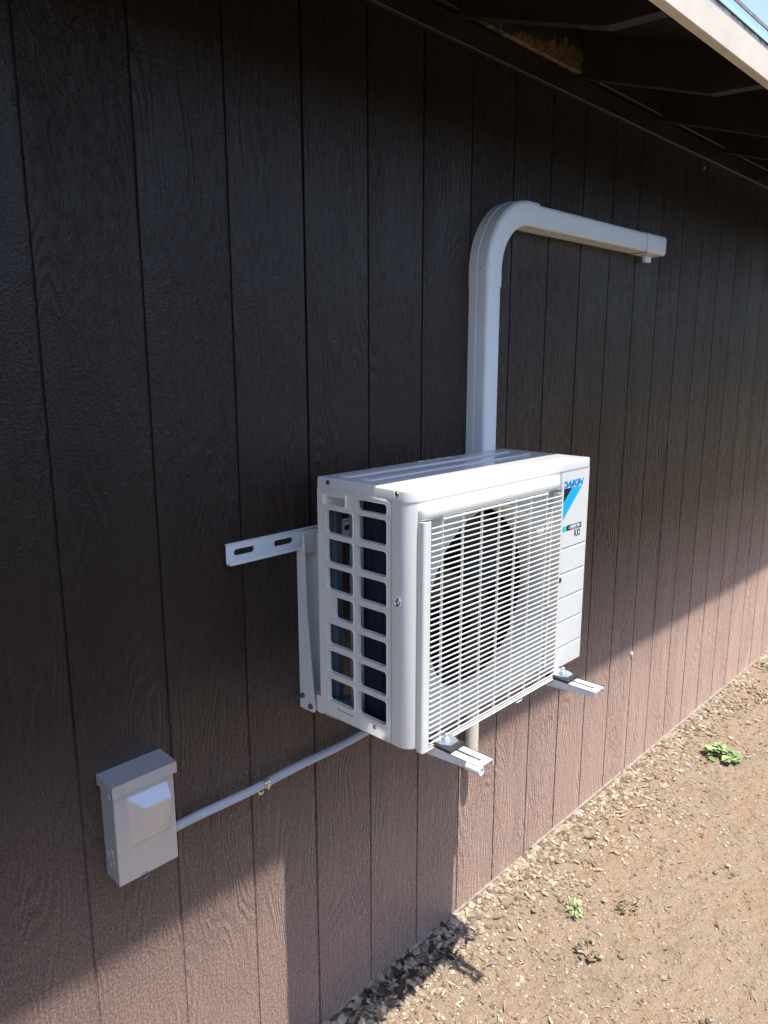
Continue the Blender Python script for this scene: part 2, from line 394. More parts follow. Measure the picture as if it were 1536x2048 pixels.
def coil_material():
    m = bpy.data.materials.new('blue_black_coil_fins'); m.use_nodes = True
    nt = m.node_tree; N = nt.nodes; L = nt.links; b = N['Principled BSDF']
    geo = N.new('ShaderNodeNewGeometry'); P = geo.outputs['Position']
    wv = N.new('ShaderNodeTexWave'); wv.wave_type = 'BANDS'; wv.bands_direction = 'Y'; wv.inputs['Scale'].default_value = 90
    L.new(P, wv.inputs['Vector'])
    mp = N.new('ShaderNodeMapping'); mp.inputs['Scale'].default_value = (60, 60, 4); L.new(P, mp.inputs[0])
    nz = N.new('ShaderNodeTexNoise'); nz.inputs['Scale'].default_value = 1.0; nz.inputs['Detail'].default_value = 4; L.new(mp.outputs[0], nz.inputs['Vector'])
    ramp = N.new('ShaderNodeValToRGB'); L.new(nz.outputs[0], ramp.inputs[0])
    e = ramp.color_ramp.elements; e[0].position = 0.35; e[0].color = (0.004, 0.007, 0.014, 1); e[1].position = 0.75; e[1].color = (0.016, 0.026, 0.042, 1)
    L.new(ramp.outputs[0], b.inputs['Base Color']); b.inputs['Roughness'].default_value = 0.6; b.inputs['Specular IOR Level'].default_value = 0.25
    bp = N.new('ShaderNodeBump'); bp.inputs['Strength'].default_value = 0.5; bp.inputs['Distance'].default_value = 0.001
    L.new(wv.outputs[1], bp.inputs['Height']); L.new(bp.outputs[0], b.inputs['Normal'])
    return m
MCOIL = coil_material()
MFINEND = mat('aluminium_fin_edge', (0.30, 0.38, 0.42), 0.45, 0.5, nscale=120, namp=0.3)

ZG = -1.035          # ground level (z = 0 is the underside of the air conditioner)

# ================================================================== SETTING: ground
def gh(x, y):
    """height of the dirt, metres above ZG"""
    v = mnoise.fractal(Vector((x*2.3, y*2.3, 0.3)), 1.0, 2.0, 4) * 0.010
    v += mnoise.fractal(Vector((x*14, y*14, 5.0)), 1.0, 2.0, 3) * 0.0075
    v += max(0.0, mnoise.noise(Vector((x*34, y*34, 9.0)))) * 0.010
    edge = min(1.0, max(0.0, -y / 0.05))
    v = v * (0.35 + 0.65*edge)
    return v + 0.006 * math.exp(-(y/0.12)**2) + 0.02*max(0.0, min(1.0, (x-3.0)/2.0))*0

def axis(dense0, dense1, step, lo, hi):
    a = list(np.arange(dense0, dense1 + 1e-6, step))
    s = step; v = dense1
    while v < hi:
        s *= 1.35; v += s; a.append(min(v, hi))
    s = step; v = dense0
    while v > lo:
        s *= 1.35; v -= s; a.insert(0, max(v, lo))
    return a
gx = axis(-0.6, 2.4, 0.0085, -400, 900); gy = axis(-0.95, 0.02, 0.0085, -700, 500)
bm = NB()
rows = []
for yv in gy:
    rows.append([bm.verts.new((xv, yv, ZG + (gh(xv, yv) if (-8 < xv < 14 and -8 < yv < 1) else 0.0))) for xv in gx])
for a, b_ in zip(rows[:-1], rows[1:]):
    for i in range(len(gx)-1):
        bm.faces.new((a[i], a[i+1], b_[i+1], b_[i]))
g = obj('ground', bm, MGROUND, smooth=180)
tag(g, 'dry light brown dirt ground beside the wall', 'ground', kind='structure')

# unseen dark ring added round the horizon to cut sky light on the wall
bm = NB()
lo_, hi_, bk_ = [], [], []
nh = 180
for i in range(nh):
    a = 2*PI*i/nh
    hgt = 12 + 7*mnoise.fractal(Vector((math.cos(a)*3, math.sin(a)*3, 1.7)), 1.0, 2.0, 5) + 1.5*mnoise.noise(Vector((math.cos(a)*40, math.sin(a)*40, 3)))
    c_, s_ = math.cos(a), math.sin(a)
    lo_.append((62*c_, 62*s_, ZG-0.5)); hi_.append((86*c_, 86*s_, ZG+hgt)); bk_.append((150*c_, 150*s_, ZG-0.5))
loft(bm, [lo_, [((a[0]+b[0])/2, (a[1]+b[1])/2, (a[2]+b[2])/2 + 1.5) for a, b in zip(lo_, hi_)], hi_, bk_], True)
tag(obj('added_horizon_ring', bm, mat('dark_ring_tone', (0.035, 0.042, 0.022), 0.95, nscale=0.6, namp=0.5), smooth=60), 'unseen dark ring added round the horizon to cut sky light', 'added_horizon_ring', kind='structure')

# ================================================================== HOUSE
house = empty('house', (3.0, 0.0, ZG), 'house wall of dark brown grooved wood siding under a shallow eave with exposed rafters', 'house')
WX0, WX1 = -3.0, 16.0
bm = NB()
prof = [(WX0, 0.0)]
i = math.ceil((WX0 - GX0) / GS)
while GX0 + i*GS < WX1 - 0.05:
    xg = GX0 + i*GS
    hw, dep = (0.0036, 0.0075) if i % 6 == 1 else (0.0031, 0.0042)
    prof += [(xg-hw, 0.0), (xg-hw+0.0010, dep), (xg+hw-0.0010, dep), (xg+hw, 0.0)]
    i += 1
prof.append((WX1, 0.0))
zs = [ZG+0.012, ZG+0.35, 0.0, 0.8, 1.80]
loft(bm, [[(x, y, z) for x, y in prof] for z in zs], closed=False)
# close the back so the wall has thickness
bk = [bm.verts.new(p) for p in ((WX0, 0.05, zs[0]), (WX1, 0.05, zs[0]), (WX1, 0.05, zs[-1]), (WX0, 0.05, zs[-1]))]
bm.faces.new(bk)
wall = obj('siding_wall', bm, MS, house)
bm = NB()
box(bm, WX0, WX1, -0.018, -0.0005, 1.597, 1.657, 0.002, 1)
obj('frieze_board', bm, MBROWN, wall)
bm = NB()          # broken pale board between siding and soil
random.seed(4)
x = WX0
while x < WX1:
    l = random.uniform(0.5, 1.3)
    t = random.uniform(-0.002, 0.003)
    box(bm, x, x + l - random.uniform(0.004, 0.02), -0.009 + t, 0.02, ZG - 0.03, ZG + 0.016 + random.uniform(-0.004, 0.005), 0.002, 1)
    x += l
obj('bottom_board', bm, MWOODW, wall)

SL = 0.32                                  # roof pitch
def zr(y): return 1.785 + SL*y             # top of the rafters
bm = NB()
ya, yb = -0.606, 2.6
loft(bm, [[(WX0, ya, zr(ya)+0.001), (WX0, yb, zr(yb)+0.001), (WX0, yb, zr(yb)+0.03), (WX0, ya, zr(ya)+0.014)],
          [(WX1, ya, zr(ya)+0.001), (WX1, yb, zr(yb)+0.001), (WX1, yb, zr(yb)+0.03), (WX1, ya, zr(ya)+0.014)]], True, True, True)
roof = obj('roof', bm, MBROWN, house)
bm = NB()
yo = -0.6068
loft(bm, [[(xx, yo, zr(yo)+0.0155), (xx, yb, zr(yb)+0.0315), (xx, yb, zr(yb)+0.042), (xx, yo, zr(yo)+0.024)] for xx in (WX0, WX1)], True, True, True)
obj('shingle_layer', bm, MROOF, roof)
bm = NB()
box(bm, WX0, WX1, -0.605, -0.581, 1.500, 1.579, 0.0015, 1)
obj('fascia_board', bm, MFASC, roof)
bm = NB()
loft(bm, [[(xx, -0.6062, 1.578), (xx, -0.6088, 1.578), (xx, -0.6074, 1.592), (xx, -0.6074, 1.603), (xx, -0.6062, 1.603)] for xx in (WX0, WX1)], True, True, True)
obj('drip_edge', bm, MDRIP, roof)

def rafter_bm(xc):
    bm = NB(); t = 0.019
    o = [(0.0, 1.66), (-0.434, 1.52), (-0.580, 1.514), (-0.580, zr(-0.580)), (0.0, zr(0.0))]
    prism(bm, o, lambda y, z: (xc-t, y, z), lambda y, z: (xc+t, y, z))
    return bm
RX = [0.010 + 0.6115*k for k in range(-4, 25)]
for k, xc in enumerate(RX):
    if not (-2.9 < xc < 15.8): continue
    obj('rafter', rafter_bm(xc), MBROWN, roof, loc=(xc, -0.3, 1.6))
for k, xc in enumerate(RX[:-1]):
    x0b, x1b = xc + 0.0195, RX[k+1] - 0.0195
    if not (-2.9 < x0b < 15): continue
    bm = NB(); box(bm, x0b, x1b, -0.030, -0.003, 1.663, zr(-0.03)-0.002, 0.0015, 1)
    raw = abs(xc - 0.62) < 0.05
    o = obj('blocking_board', bm, MBLOCK if raw else MBROWN, roof, loc=((x0b+x1b)/2, -0.015, 1.7))
    if raw: o['label'] = 'blocking board with raw tan wood showing past the paint'

# ================================================================== AIR CONDITIONER
W, H, YB, YF = 0.698, 0.55, -0.131, -0.4054
ac = empty('air_conditioner', (0.35, -0.27, 0.0), 'ivory outdoor air conditioner with slatted fan grille and blue logo on the brown wall', 'air conditioner')

# --- lid
bm = NB()
def lid_loop(d, z, rf):
    pts = rr4(0.0-0.001+d, W+0.001-d, YF-0.001+d, YB+0.001-d, [max(q-d, 0.0006) for q in (0.006, 0.006, rf, 0.007)], 6)
    return [(x, y, z) for x, y in pts]
loft(bm, [lid_loop(0, 0.5265, 0.028), lid_loop(0, 0.5450, 0.028), lid_loop(0.0005, 0.5470, 0.028), lid_loop(0.0015, 0.5486, 0.028), lid_loop(0.0032, 0.5497, 0.028), lid_loop(0.0055, 0.55, 0.028)], True, True, True)
def emboss(x0, x1, y0, y1, h=0.0022, r=0.012, b=0.0045):
    a = [(x, y, 0.5498) for x, y in rr(x0, x1, y0, y1, r)]
    c = [(x, y, 0.5498+h*0.85) for x, y in rr(x0+b*0.6, x1-b*0.6, y0+b*0.6, y1-b*0.6, r)]
    d = [(x, y, 0.5498+h) for x, y in rr(x0+b*1.1, x1-b*1.1, y0+b*1.1, y1-b*1.1, r)]
    loft(bm, [a, c, d], True, False, True)
emboss(0.035, 0.650, -0.197, -0.155)
emboss(0.035, 0.650, -0.262, -0.216)
emboss(0.035, 0.650, -0.378, -0.312)
lid = obj('lid', bm, MLID, ac, smooth=40)

def text_bm(body, size, shear=0.0, bold=0.0, depth=0.0004, spacing=1.0):
    cu = bpy.data.curves.new('lettering', 'FONT'); cu.body = body; cu.size = size; cu.shear = shear
    cu.offset = bold; cu.extrude = depth; cu.space_character = spacing; cu.resolution_u = 4
    o = bpy.data.objects.new('lettering', cu); COL.objects.link(o)
    dg = bpy.context.evaluated_depsgraph_get(); dg.update()
    me = bpy.data.meshes.new_from_object(o.evaluated_get(dg))
    bm = bmesh.new(); bm.from_mesh(me)
    bpy.data.objects.remove(o); bpy.data.curves.remove(cu); bpy.data.meshes.remove(me)
    return bm

def fit_text(bm, u0, u1, v0, v1):
    xs = [v.co.x for v in bm.verts]; ys = [v.co.y for v in bm.verts]
    x0, x1, y0, y1 = min(xs), max(xs), min(ys), max(ys)
    for v in bm.verts:
        v.co.x = u0 + (v.co.x-x0)/(x1-x0)*(u1-u0); v.co.y = v0 + (v.co.y-y0)/(y1-y0)*(v1-v0)

def front_text(body, u0, u1, v0, v1, y, **kw):
    bm = text_bm(body, 0.02, **kw); fit_text(bm, u0, u1, v0, v1)
    for v in bm.verts: v.co = Vector((v.co.x, y - v.co.z, v.co.y))
    return bm

bm = text_bm('DAIKIN', 0.03, shear=0.3, bold=0.0006, depth=0.0008); fit_text(bm, 0.315, 0.455, -0.152, -0.136)
for v in bm.verts: v.co.z += 0.5502
obj('embossed_lettering', bm, MLID, lid)

def screw(bm, c, axis, r=0.0042, h=0.0025):
    lathe(bm, c, axis, [(r*1.25, 0), (r*1.25, h*0.35), (r, h*0.4), (r*0.9, h*0.9), (r*0.5, h)], 12)
for c in ((-0.001, -0.168, 0.541), (-0.001, -0.369, 0.541)):
    bm = NB(); screw(bm, c, (-1, 0, 0)); obj('lid_screw', bm, MDARKST if c[1] > -0.2 else MSTEEL, lid, smooth=30)
bm = NB(); box(bm, -0.0022, -0.0008, -0.3615, -0.359, 0.5275, 0.546, 0.0005, 1)
obj('lid_slot', bm, MPAPER, lid)

# --- left side panel with its rounded openings
TH = 0.0012
def side_cell(bm, y0, y1, z0, z1, hole=None, r=0.007, lip=0.009, rim=0.0016):
    """plate cell at x = 0 (outside faces -x); hole = (ya, yb, za, zb)"""
    if hole is None:
        vs = [bm.verts.new((0.0, a, b)) for a, b in ((y0, z0), (y1, z0), (y1, z1), (y0, z1))]
        bm.faces.new(vs); return
    ya, yb, za, zb = hole
    L = []
    k = 5
    L.append([(0.0, a, b) for a, b in rr(y0, y1, z0, z1, 0.0, k)])
    L.append([(0.0, a, b) for a, b in rr(ya-0.0035, yb+0.0035, za-0.0035, zb+0.0035, r+0.003, k)])
    L.append([(-rim*0.8, a, b) for a, b in rr(ya-0.0022, yb+0.0022, za-0.0022, zb+0.0022, r+0.002, k)])
    L.append([(-rim, a, b) for a, b in rr(ya-0.0010, yb+0.0010, za-0.0010, zb+0.0010, r+0.001, k)])
    L.append([(-rim*0.7, a, b) for a, b in rr(ya-0.0002, yb+0.0002, za-0.0002, zb+0.0002, r, k)])
    L.append([(0.001, a, b) for a, b in rr(ya, yb, za, zb, r, k)])
    L.append([(lip, a, b) for a, b in rr(ya+0.0006, yb-0.0006, za+0.0006, zb-0.0006, r, k)])
    loft(bm, L, True)

bm = NB()
YS = -0.352                    # seam with the front panel
ysplit = -0.2475
c2 = [(0.4925, 0.515), (0.4295, 0.4825), (0.364, 0.4165), (0.2995, 0.3515), (0.233, 0.286), (0.1675, 0.2215), (0.101, 0.156), (0.036, 0.0905)]
c1 = [(0.429, 0.481), (0.363, 0.417), (0.301, 0.352), (0.238, 0.288), (0.173, 0.223), (0.106, 0.159), (0.037, 0.092)]
ztop = 0.5262
bz = [0.0] + [ (c2[j][0]+c2[j+1][1])/2 for j in range(7)][::-1] + [ztop]
for j, (za, zb) in enumerate(c2[::-1]):
    side_cell(bm, YS, ysplit, bz[j], bz[j+1], (-0.3395, -0.2545, za, zb))
c1r = c1[::-1]
bz1 = [0.0] + [(c1r[j][1]+c1r[j+1][0])/2 for j in range(6)] + [0.4855]
for j, (za, zb) in enumerate(c1r):
    side_cell(bm, ysplit, YB, bz1[j], bz1[j+1], (-0.2415, -0.181 if j == 3 else -0.158, za, zb))
# cell with the hand grip
L = []
k = 5
L.append([(0.0, a, b) for a, b in rr(ysplit, YB, 0.4855, ztop, 0.0, k)])
for xx, d, r in ((0.0, 0.0, 0.004), (-0.0035, 0.002, 0.004), (-0.0035, 0.0035, 0.003)):
    L.append([(xx, a, b) for a, b in rr(-0.2245+d, -0.148-d, 0.4895+d, 0.5205-d, r, k)])
loft(bm, L, True)
def grip(xx, ya, yb, za, zb, sk): return [(xx, a + sk*(0.521-b)*(1 if a > -0.186 else -1)*-0.25, b) for a, b in rr(ya, yb, za, zb, 0.003, k)]
loft(bm, [[(-0.0035, a, b) for a, b in rr(-0.221, -0.1515, 0.493, 0.517, 0.003, k)],
          [(0.003, a, b) for a, b in rr(-0.217, -0.156, 0.4935, 0.509, 0.003, k)],
          [(0.026, a, b) for a, b in rr(-0.213, -0.160, 0.4975, 0.505, 0.003, k)]], True, False, True)
# flange round the back corner and a hem on the seam
loft(bm, [[(0.0, YS, z), (0.012, YS-0.0003, z)] for z in (0.0, ztop)], False)
clean(bm)
side = obj('side_panel', bm, MWHITE, ac, smooth=40)
bm = NB()
loft(bm, [[(0.0, YB, z), (0.004, YB+0.0015, z), (0.014, YB+0.0015, z), (0.017, YB-0.006, z), (0.022, YB-0.006, z), (0.025, YB+0.0015, z), (0.040, YB+0.0015, z), (0.044, YB-0.005, z), (0.052, YB-0.005, z), (0.056, YB+0.0015, z), (0.066, YB+0.0015, z), (0.066, YB-0.008, z)] for z in (0.0, ztop)], False)
obj('back_post', bm, MSHADEPOST, ac, smooth=30)
bm = NB(); screw(bm, (0.0, -0.305, 0.021), (-1, 0, 0)); obj('panel_screw', bm, MSTEEL, side, smooth=30)
bm = NB()
box(bm, -0.0006, 0.0005, -0.2365, -0.190, 0.0222, 0.0232); box(bm, -0.0006, 0.0005, -0.1915, -0.190, 0.0222, 0.028); box(bm, -0.0006, 0.0005, -0.2375, -0.236, 0.021, 0.0246)
obj('knockout_slot', bm, MBLACK, side)

# --- base pan
bm = NB()
box(bm, 0.004, W-0.004, -0.372, -0.118, -0.006, 0.004, 0.002, 1)
box(bm, 0.004, 0.0055, -0.372, -0.118, 0.004, 0.030)
box(bm, 0.055, 0.066, -0.20, -0.185, 0.004, 0.028, 0.002, 1)
pan = obj('base_pan', bm, MPAN, ac)
bm = NB(); box(bm, 0.0006, 0.0036, -0.1345, -0.118, -0.007, 0.036, 0.001, 1)
obj('pan_edge', bm, MWHITE, ac)

# --- front panel: rounded left corner, sheet with the fan opening, right-hand grooved strip
bm = NB()
zt = 0.5262
corner = [(0.0, YS-0.0024)] + [(0.0, -0.376)] + [(0.028 - 0.028*math.cos(R(a)), -0.3774 - 0.028*math.sin(R(a))) for a in range(0, 91, 10)] + [(0.034, YF)]
def cl(z, d=0.0): return [(x + d, y + d*0.6, z) for x, y in corner]
loft(bm, [cl(-0.0010, 0.0012), cl(0.0005, 0.0003), cl(0.002, 0.0), cl(zt)], False)
bm.faces.new([bm.verts.new(p) for p in cl(-0.0010, 0.0012) + [(0.034, YS-0.0014, -0.0010)]])
loft(bm, [[(0.0, YS-0.0024, z), (0.012, YS-0.0024, z)] for z in (0.0, zt)], False)
# strip over the grille, strip right
def quad(p): bm.faces.new([bm.verts.new(q) for q in p])
quad([(0.034, YF, 0.484), (0.552, YF, 0.484), (0.552, YF, zt), (0.034, YF, zt)])
quad([(0.034, YF, 0.0), (0.034, YF, 0.484), (0.040, YF+0.013, 0.484), (0.040, YF+0.013, 0.0)])
front = obj('front_panel', bm, MWHITE, ac, smooth=35)

YP = YF + 0.013               # recessed sheet behind the grille
bm = NB()
FC, FR = (0.287, 0.256), 0.223
k = 15
circ = lambda r: [(FC[0] + r*math.cos(2*PI*i/(4*(k+1)) + PI/(4*(k+1))), FC[1] + r*math.sin(2*PI*i/(4*(k+1)) + PI/(4*(k+1)))) for i in range(4*(k+1))]
L = [[(a, YP, b) for a, b in rr(0.040, 0.552, 0.004, 0.486, 0.0, k)],
     [(a, YP, b) for a, b in circ(FR+0.009)],
     [(a, YP-0.004, b) for a, b in circ(FR+0.006)],
     [(a, YP-0.0045, b) for a, b in circ(FR+0.003)],
     [(a, YP-0.002, b) for a, b in circ(FR)],
     [(a, YP+0.012, b) for a, b in circ(FR-0.006)],
     [(a, YP+0.026, b) for a, b in circ(FR-0.010)],
     [(a, YP+0.058, b) for a, b in circ(FR-0.011)]]
loft(bm, L, True); clean(bm)
obj('fan_orifice', bm, MINNER, ac, smooth=40)

bm = NB()                      # right strip
def zprof():
    p = [(0.0, 0.003), (0.0, 0.0)]
    out = [(0.004, 0.0)]
    for zc in (0.0585, 0.129, 0.194, 0.2595, 0.326):
        out += [(zc-0.0042, 0.0), (zc-0.0022, 0.0020), (zc+0.0004, 0.0050), (zc+0.0022, 0.0050), (zc+0.0030, 0.0)]
    out += [(zt, 0.0)]
    return [(0.0, 0.004)] + out
zp = zprof()
def st(x, f): return [(x, YF + (d*f if 0.004 < z < zt else d), z) for z, d in zp]
loft(bm, [[(0.5525, YP, z) for z, d in zp], [(0.5525, YF-0.006, z) for z, d in zp], [(0.554, YF-0.0078, z) for z, d in zp], [(0.560, YF-0.0078, z) for z, d in zp], [(0.5625, YF-0.004, z) for z, d in zp], st(0.5655, 0), st(0.5675, 1), st(0.6925, 1), st(0.6945, 0), st(0.6975, 0), [(W, YF+0.0015, z) for z, d in zp], [(W, -0.30, z) for z, d in zp], [(W, YB, z) for z, d in zp], [(0.60, YB, z) for z, d in zp]], False)
strip = obj('service_panel', bm, MWHITE, ac, smooth=25)
bm = NB()
box(bm, W+0.0005, W+0.016, -0.262, -0.136, 0.02, 0.33, 0.006, 3)
obj('valve_cover', bm, MWHITE2, ac, smooth=40)
# partition and dark cavity around the fan
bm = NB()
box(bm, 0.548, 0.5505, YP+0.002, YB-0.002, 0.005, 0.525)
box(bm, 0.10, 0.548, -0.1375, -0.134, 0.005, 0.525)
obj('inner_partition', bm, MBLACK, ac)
bm = NB(); box(bm, 0.098, 0.547, -0.172, -0.140, 0.006, 0.520)
coil = obj('coil', bm, MCOIL, ac)
bm = NB(); box(bm, 0.030, 0.052, -0.388, -0.243, 0.006, 0.520)
lo = [[(x, y, z) for x, y in rr(0.030, 0.052, -0.262, -0.222, 0.009, 4)] for z in (0.006, 0.520)]
obj('coil_side', bm, MCOIL, coil)
bm = NB(); loft(bm, [[(x, y, z) for x, y in rr(0.028, 0.053, -0.2435, -0.196, 0.010, 4)] for z in (0.006, 0.520)], True, True, True)
obj('coil_bend', bm, MFINEND, coil, smooth=40)

# --- fan
fan_y = YP + 0.075
bm = NB(); lathe(bm, (FC[0], fan_y-0.02, FC[1]), (0, -1, 0), [(0.045, -0.05), (0.045, 0.012), (0.040, 0.020), (0.012, 0.023), (0.010, 0.030), (0.0, 0.030)], 32, True, False)
fan = obj('fan', bm, MFAN, ac, smooth=35)
def blade_bm(a0):
    bm = NB(); top = []; bot = []
    for i in range(9):
        r = 0.042 + (0.196-0.042)*i/8
        rt = []; rb = []
        span = R(52 + 26*(i/8)); sweep = R(26)*(i/8)**1.5
        for j in range(9):
            u = j/8; a = a0 + sweep + span*(u-0.5)
            d = (u-0.5)*0.058*(1 - 0.35*i/8)
            p = Vector((FC[0] + r*math.cos(a), fan_y + d - 0.006, FC[1] + r*math.sin(a)))
            rt.append(p); rb.append(p + Vector((0, 0.003, 0)))
        top.append(rt); bot.append(rb)
    loft(bm, top, False); loft(bm, bot, False)
    return bm
for b_ in range(3): obj('fan_blade', blade_bm(R(40 + 120*b_)), MFAN, fan, smooth=40, loc=(FC[0], fan_y, FC[1]))
bm = NB(); box(bm, 0.26, 0.314, -0.188, -0.178, 0.02, 0.52); lathe(bm, (FC[0], -0.178, FC[1]), (0, -1, 0), [(0.05, 0), (0.05, 0.06)], 24)
obj('motor_mount', bm, MFAN, ac, smooth=35)

# --- grille: one moulded guard
bm = NB()
GY = -0.4225
zlist = [0.008 + 0.0119*j for j in range(40)]
for z in zlist:
    box(bm, 0.042, 0.538, GY-0.0013, GY+0.0014, z-0.00100, z+0.00100)
vx = [0.0785, 0.1455, 0.212, 0.2755, 0.338, 0.401, 0.470]
for xv in vx:
    zt_ = 0.492
    box(bm, xv-0.0010, xv+0.0010, GY-0.0002, GY+0.0055, -0.003, zt_)
box(bm, 0.0785, 0.470, GY-0.002, GY+0.003, 0.4845, 0.4875)
# right hooks and bottom rail
box(bm, 0.536, 0.5395, GY-0.001, GY+0.024, 0.006, 0.478, 0.0006, 1)
box(bm, 0.030, 0.552, GY-0.0025, GY+0.0035, -0.0055, -0.0022, 0.0008, 1)
for z in (0.002,):
    box(bm, 0.042, 0.545, GY-0.0015, GY+0.003, z-0.001, z+0.001)
# small loop under the bottom rail
tube(bm, [(0.366, GY, -0.0045), (0.368, GY, -0.0125), (0.388, GY, -0.0125), (0.393, GY, -0.004)], 0.0016, 8)
grille = obj('fan_grille', bm, MWHITE2, ac)
# surround of the grille: top bar with rounded shoulder, left post
bm = NB()
def barsec(x):
    return [(x, YF+0.001, 0.489), (x, YF-0.012, 0.489), (x, YF-0.0165, 0.4915), (x, YF-0.0185, 0.496), (x, YF-0.0185, 0.508), (x, YF-0.0165, 0.5145), (x, YF-0.011, 0.5185), (x, YF+0.001, 0.5195)]
def sec_scaled(x, f):
    return [(x, YF + (y-YF)*f if y < YF else y, 0.489 + (z-0.489)*(0.55+0.45*f)) for _, y, z in barsec(x)]
loft(bm, [sec_scaled(0.0205, 0.05), sec_scaled(0.0215, 0.45), sec_scaled(0.025, 0.75), sec_scaled(0.031, 0.93), sec_scaled(0.040, 1.0), sec_scaled(0.505, 1.0), sec_scaled(0.520, 0.93), sec_scaled(0.531, 0.7), sec_scaled(0.541, 0.35), sec_scaled(0.546, 0.05)], True, True, True)
obj('grille_top_bar', bm, MWHITE2, grille, smooth=40)
bm = NB()
pp = rr(0.0190, 0.0425, YF-0.0185, YF+0.001, 0.006, 4)
loft(bm, [[(x, y, z) for x, y in pp] for z in (-0.006, 0.4865)], True, True, True)
obj('grille_post', bm, MWHITE2, grille, smooth=40)
bm = NB(); lathe(bm, (0.545, GY+0.004, 0.255), (0, -1, 0), [(0.007, 0), (0.007, 0.004), (0.004, 0.006)], 14)
obj('grille_screw', bm, MRUB, grille, smooth=30)
bm = NB(); box(bm, 0.500, 0.535, YP-0.018, YP-0.001, 0.006, 0.018, 0.001, 1); obj('grille_clip', bm, MPAN, grille)
bm = NB(); lathe(bm, (-0.0005, -0.371, 0.319), (-1, 0, 0), [(0.0105, 0), (0.0105, 0.0012), (0.0085, 0.0025), (0.0065, 0.0012), (0.0060, 0.0005), (0.0045, 0.0005), (0.0042, 0.0022), (0.0025, 0.0030)], 22)
obj('panel_bolt', bm, MZINC, front, smooth=35)

# --- logo and rating lettering
YL = YF - 0.0004
obj('logo_lettering', front_text('DAIKIN', 0.5665, 0.6685, 0.4835, 0.5005, YL, shear=0.22, bold=0.0009), MBLUE, strip)
def flat(pts, m, name):
    bm = NB(); prism(bm, pts, lambda x, z: (x, YF+0.0002, z), lambda x, z: (x, YL-0.0002, z)); return obj(name, bm, m, strip)
flat([(0.5675, 0.4815), (0.6130, 0.4812), (0.5675, 0.440)], MINK, 'logo_triangle')
flat([(0.6150, 0.4812), (0.6625, 0.4808), (0.5675, 0.3965), (0.5675, 0.4380)], MCYAN, 'logo_stripe')
flat([(0.5670, 0.3720), (0.5940, 0.3717), (0.5940, 0.3848), (0.5670, 0.3850)], MTEAL, 'badge_end')
flat([(0.5942, 0.3717), (0.6680, 0.3710), (0.6680, 0.3842), (0.5942, 0.3848)], MINK, 'badge')
obj('badge_lettering', front_text('INVERTER', 0.6110, 0.6590, 0.3745, 0.3812, YL-0.0003, shear=0.3, bold=0.0002), MPAPER, strip)
bm = NB()
n = 26
ring0 = [(0.634 + 0.0315*math.cos(2*PI*t/n), 0.3778 + 0.0052*math.sin(2*PI*t/n)) for t in range(n)]
ring1 = [(0.634 + 0.0300*math.cos(2*PI*t/n), 0.3778 + 0.0044*math.sin(2*PI*t/n)) for t in range(n)]
loft(bm, [[(x, YL-0.0006, z) for x, z in ring0], [(x, YL-0.0006, z) for x, z in ring1]], True)
obj('badge_swoosh', bm, MPAPER, strip)
obj('gas_lettering', front_text('R32', 0.6345, 0.6635, 0.3510, 0.3675, YL), MINK, strip)

# --- mounting feet resting on the rubber pads
for fx in (0.083, 0.558):
    bm = NB()
    o = [(-0.022, -0.028), (-0.022, 0.010), (-0.014, 0.026), (0.014, 0.026), (0.022, 0.010), (0.022, -0.028)]
    prism(bm, o, lambda a, b: (fx + a, -0.432 - b, 0.0045), lambda a, b: (fx + a, -0.432 - b, 0.0075))
    foot = obj('mounting_foot', bm, MZINC, ac, loc=(fx, -0.432, 0.005))
    bm = NB(); lathe(bm, (fx, -0.436, 0.0076), (0, 0, 1), [(0.012, 0), (0.012, 0.0018), (0.008, 0.0020), (0.0085, 0.0075), (0.0072, 0.0085)], 6 if False else 16)
    lathe(bm, (fx, -0.436, 0.016), (0, 0, 1), [(0.0042, 0), (0.0042, 0.006), (0.003, 0.007)], 10)
    obj('foot_bolt', bm, MZINC, foot, smooth=35)

# ================================================================== WALL BRACKET
br = empty('wall_bracket', (0.3, -0.02, 0.2), 'white steel wall bracket of slotted rail, two uprights and two arms under the air conditioner', 'bracket')
# rail: C channel with slots
bm = NB()
RXa, RXb, RZ0, RZ1 = -0.156, 0.745, 0.3595, 0.4015
slots = []
sx = -0.135
while sx < RXb - 0.07:
    slots.append(sx); sx += 0.112
cells = []
yb_ = -0.004
prev = RXa
for s in slots:
    L = [[(a, yb_, b) for a, b in rr(s-0.027, s+0.085, RZ0, RZ1, 0.0, 5)] if s + 0.085 < RXb and s-0.027 > RXa else [(a, yb_, b) for a, b in rr(max(s-0.027, RXa), min(s+0.085, RXb), RZ0, RZ1, 0.0, 5)],
         [(a, yb_, b) for a, b in rr(s, s+0.056, 0.3735, 0.3880, 0.0071, 5)],
         [(a, yb_+0.0035, b) for a, b in rr(s, s+0.056, 0.3735, 0.3880, 0.0071, 5)]]
    loft(bm, L, True)
last = slots[-1] + 0.085
if last < RXb: bm.faces.new([bm.verts.new(p) for p in ((last, yb_, RZ0), (RXb, yb_, RZ0), (RXb, yb_, RZ1), (last, yb_, RZ1))])
box(bm, RXa, RXb, -0.021, -0.0045, RZ0-0.002, RZ0, 0.0004, 1)
box(bm, RXa, RXb, -0.0075, -0.0005, RZ1, RZ1+0.0022, 0.0004, 1)
box(bm, RXa, RXb, -0.021, -0.019, RZ0, RZ0+0.006, 0.0004, 1)
clean(bm)
obj('rail', bm, MBRK, br)
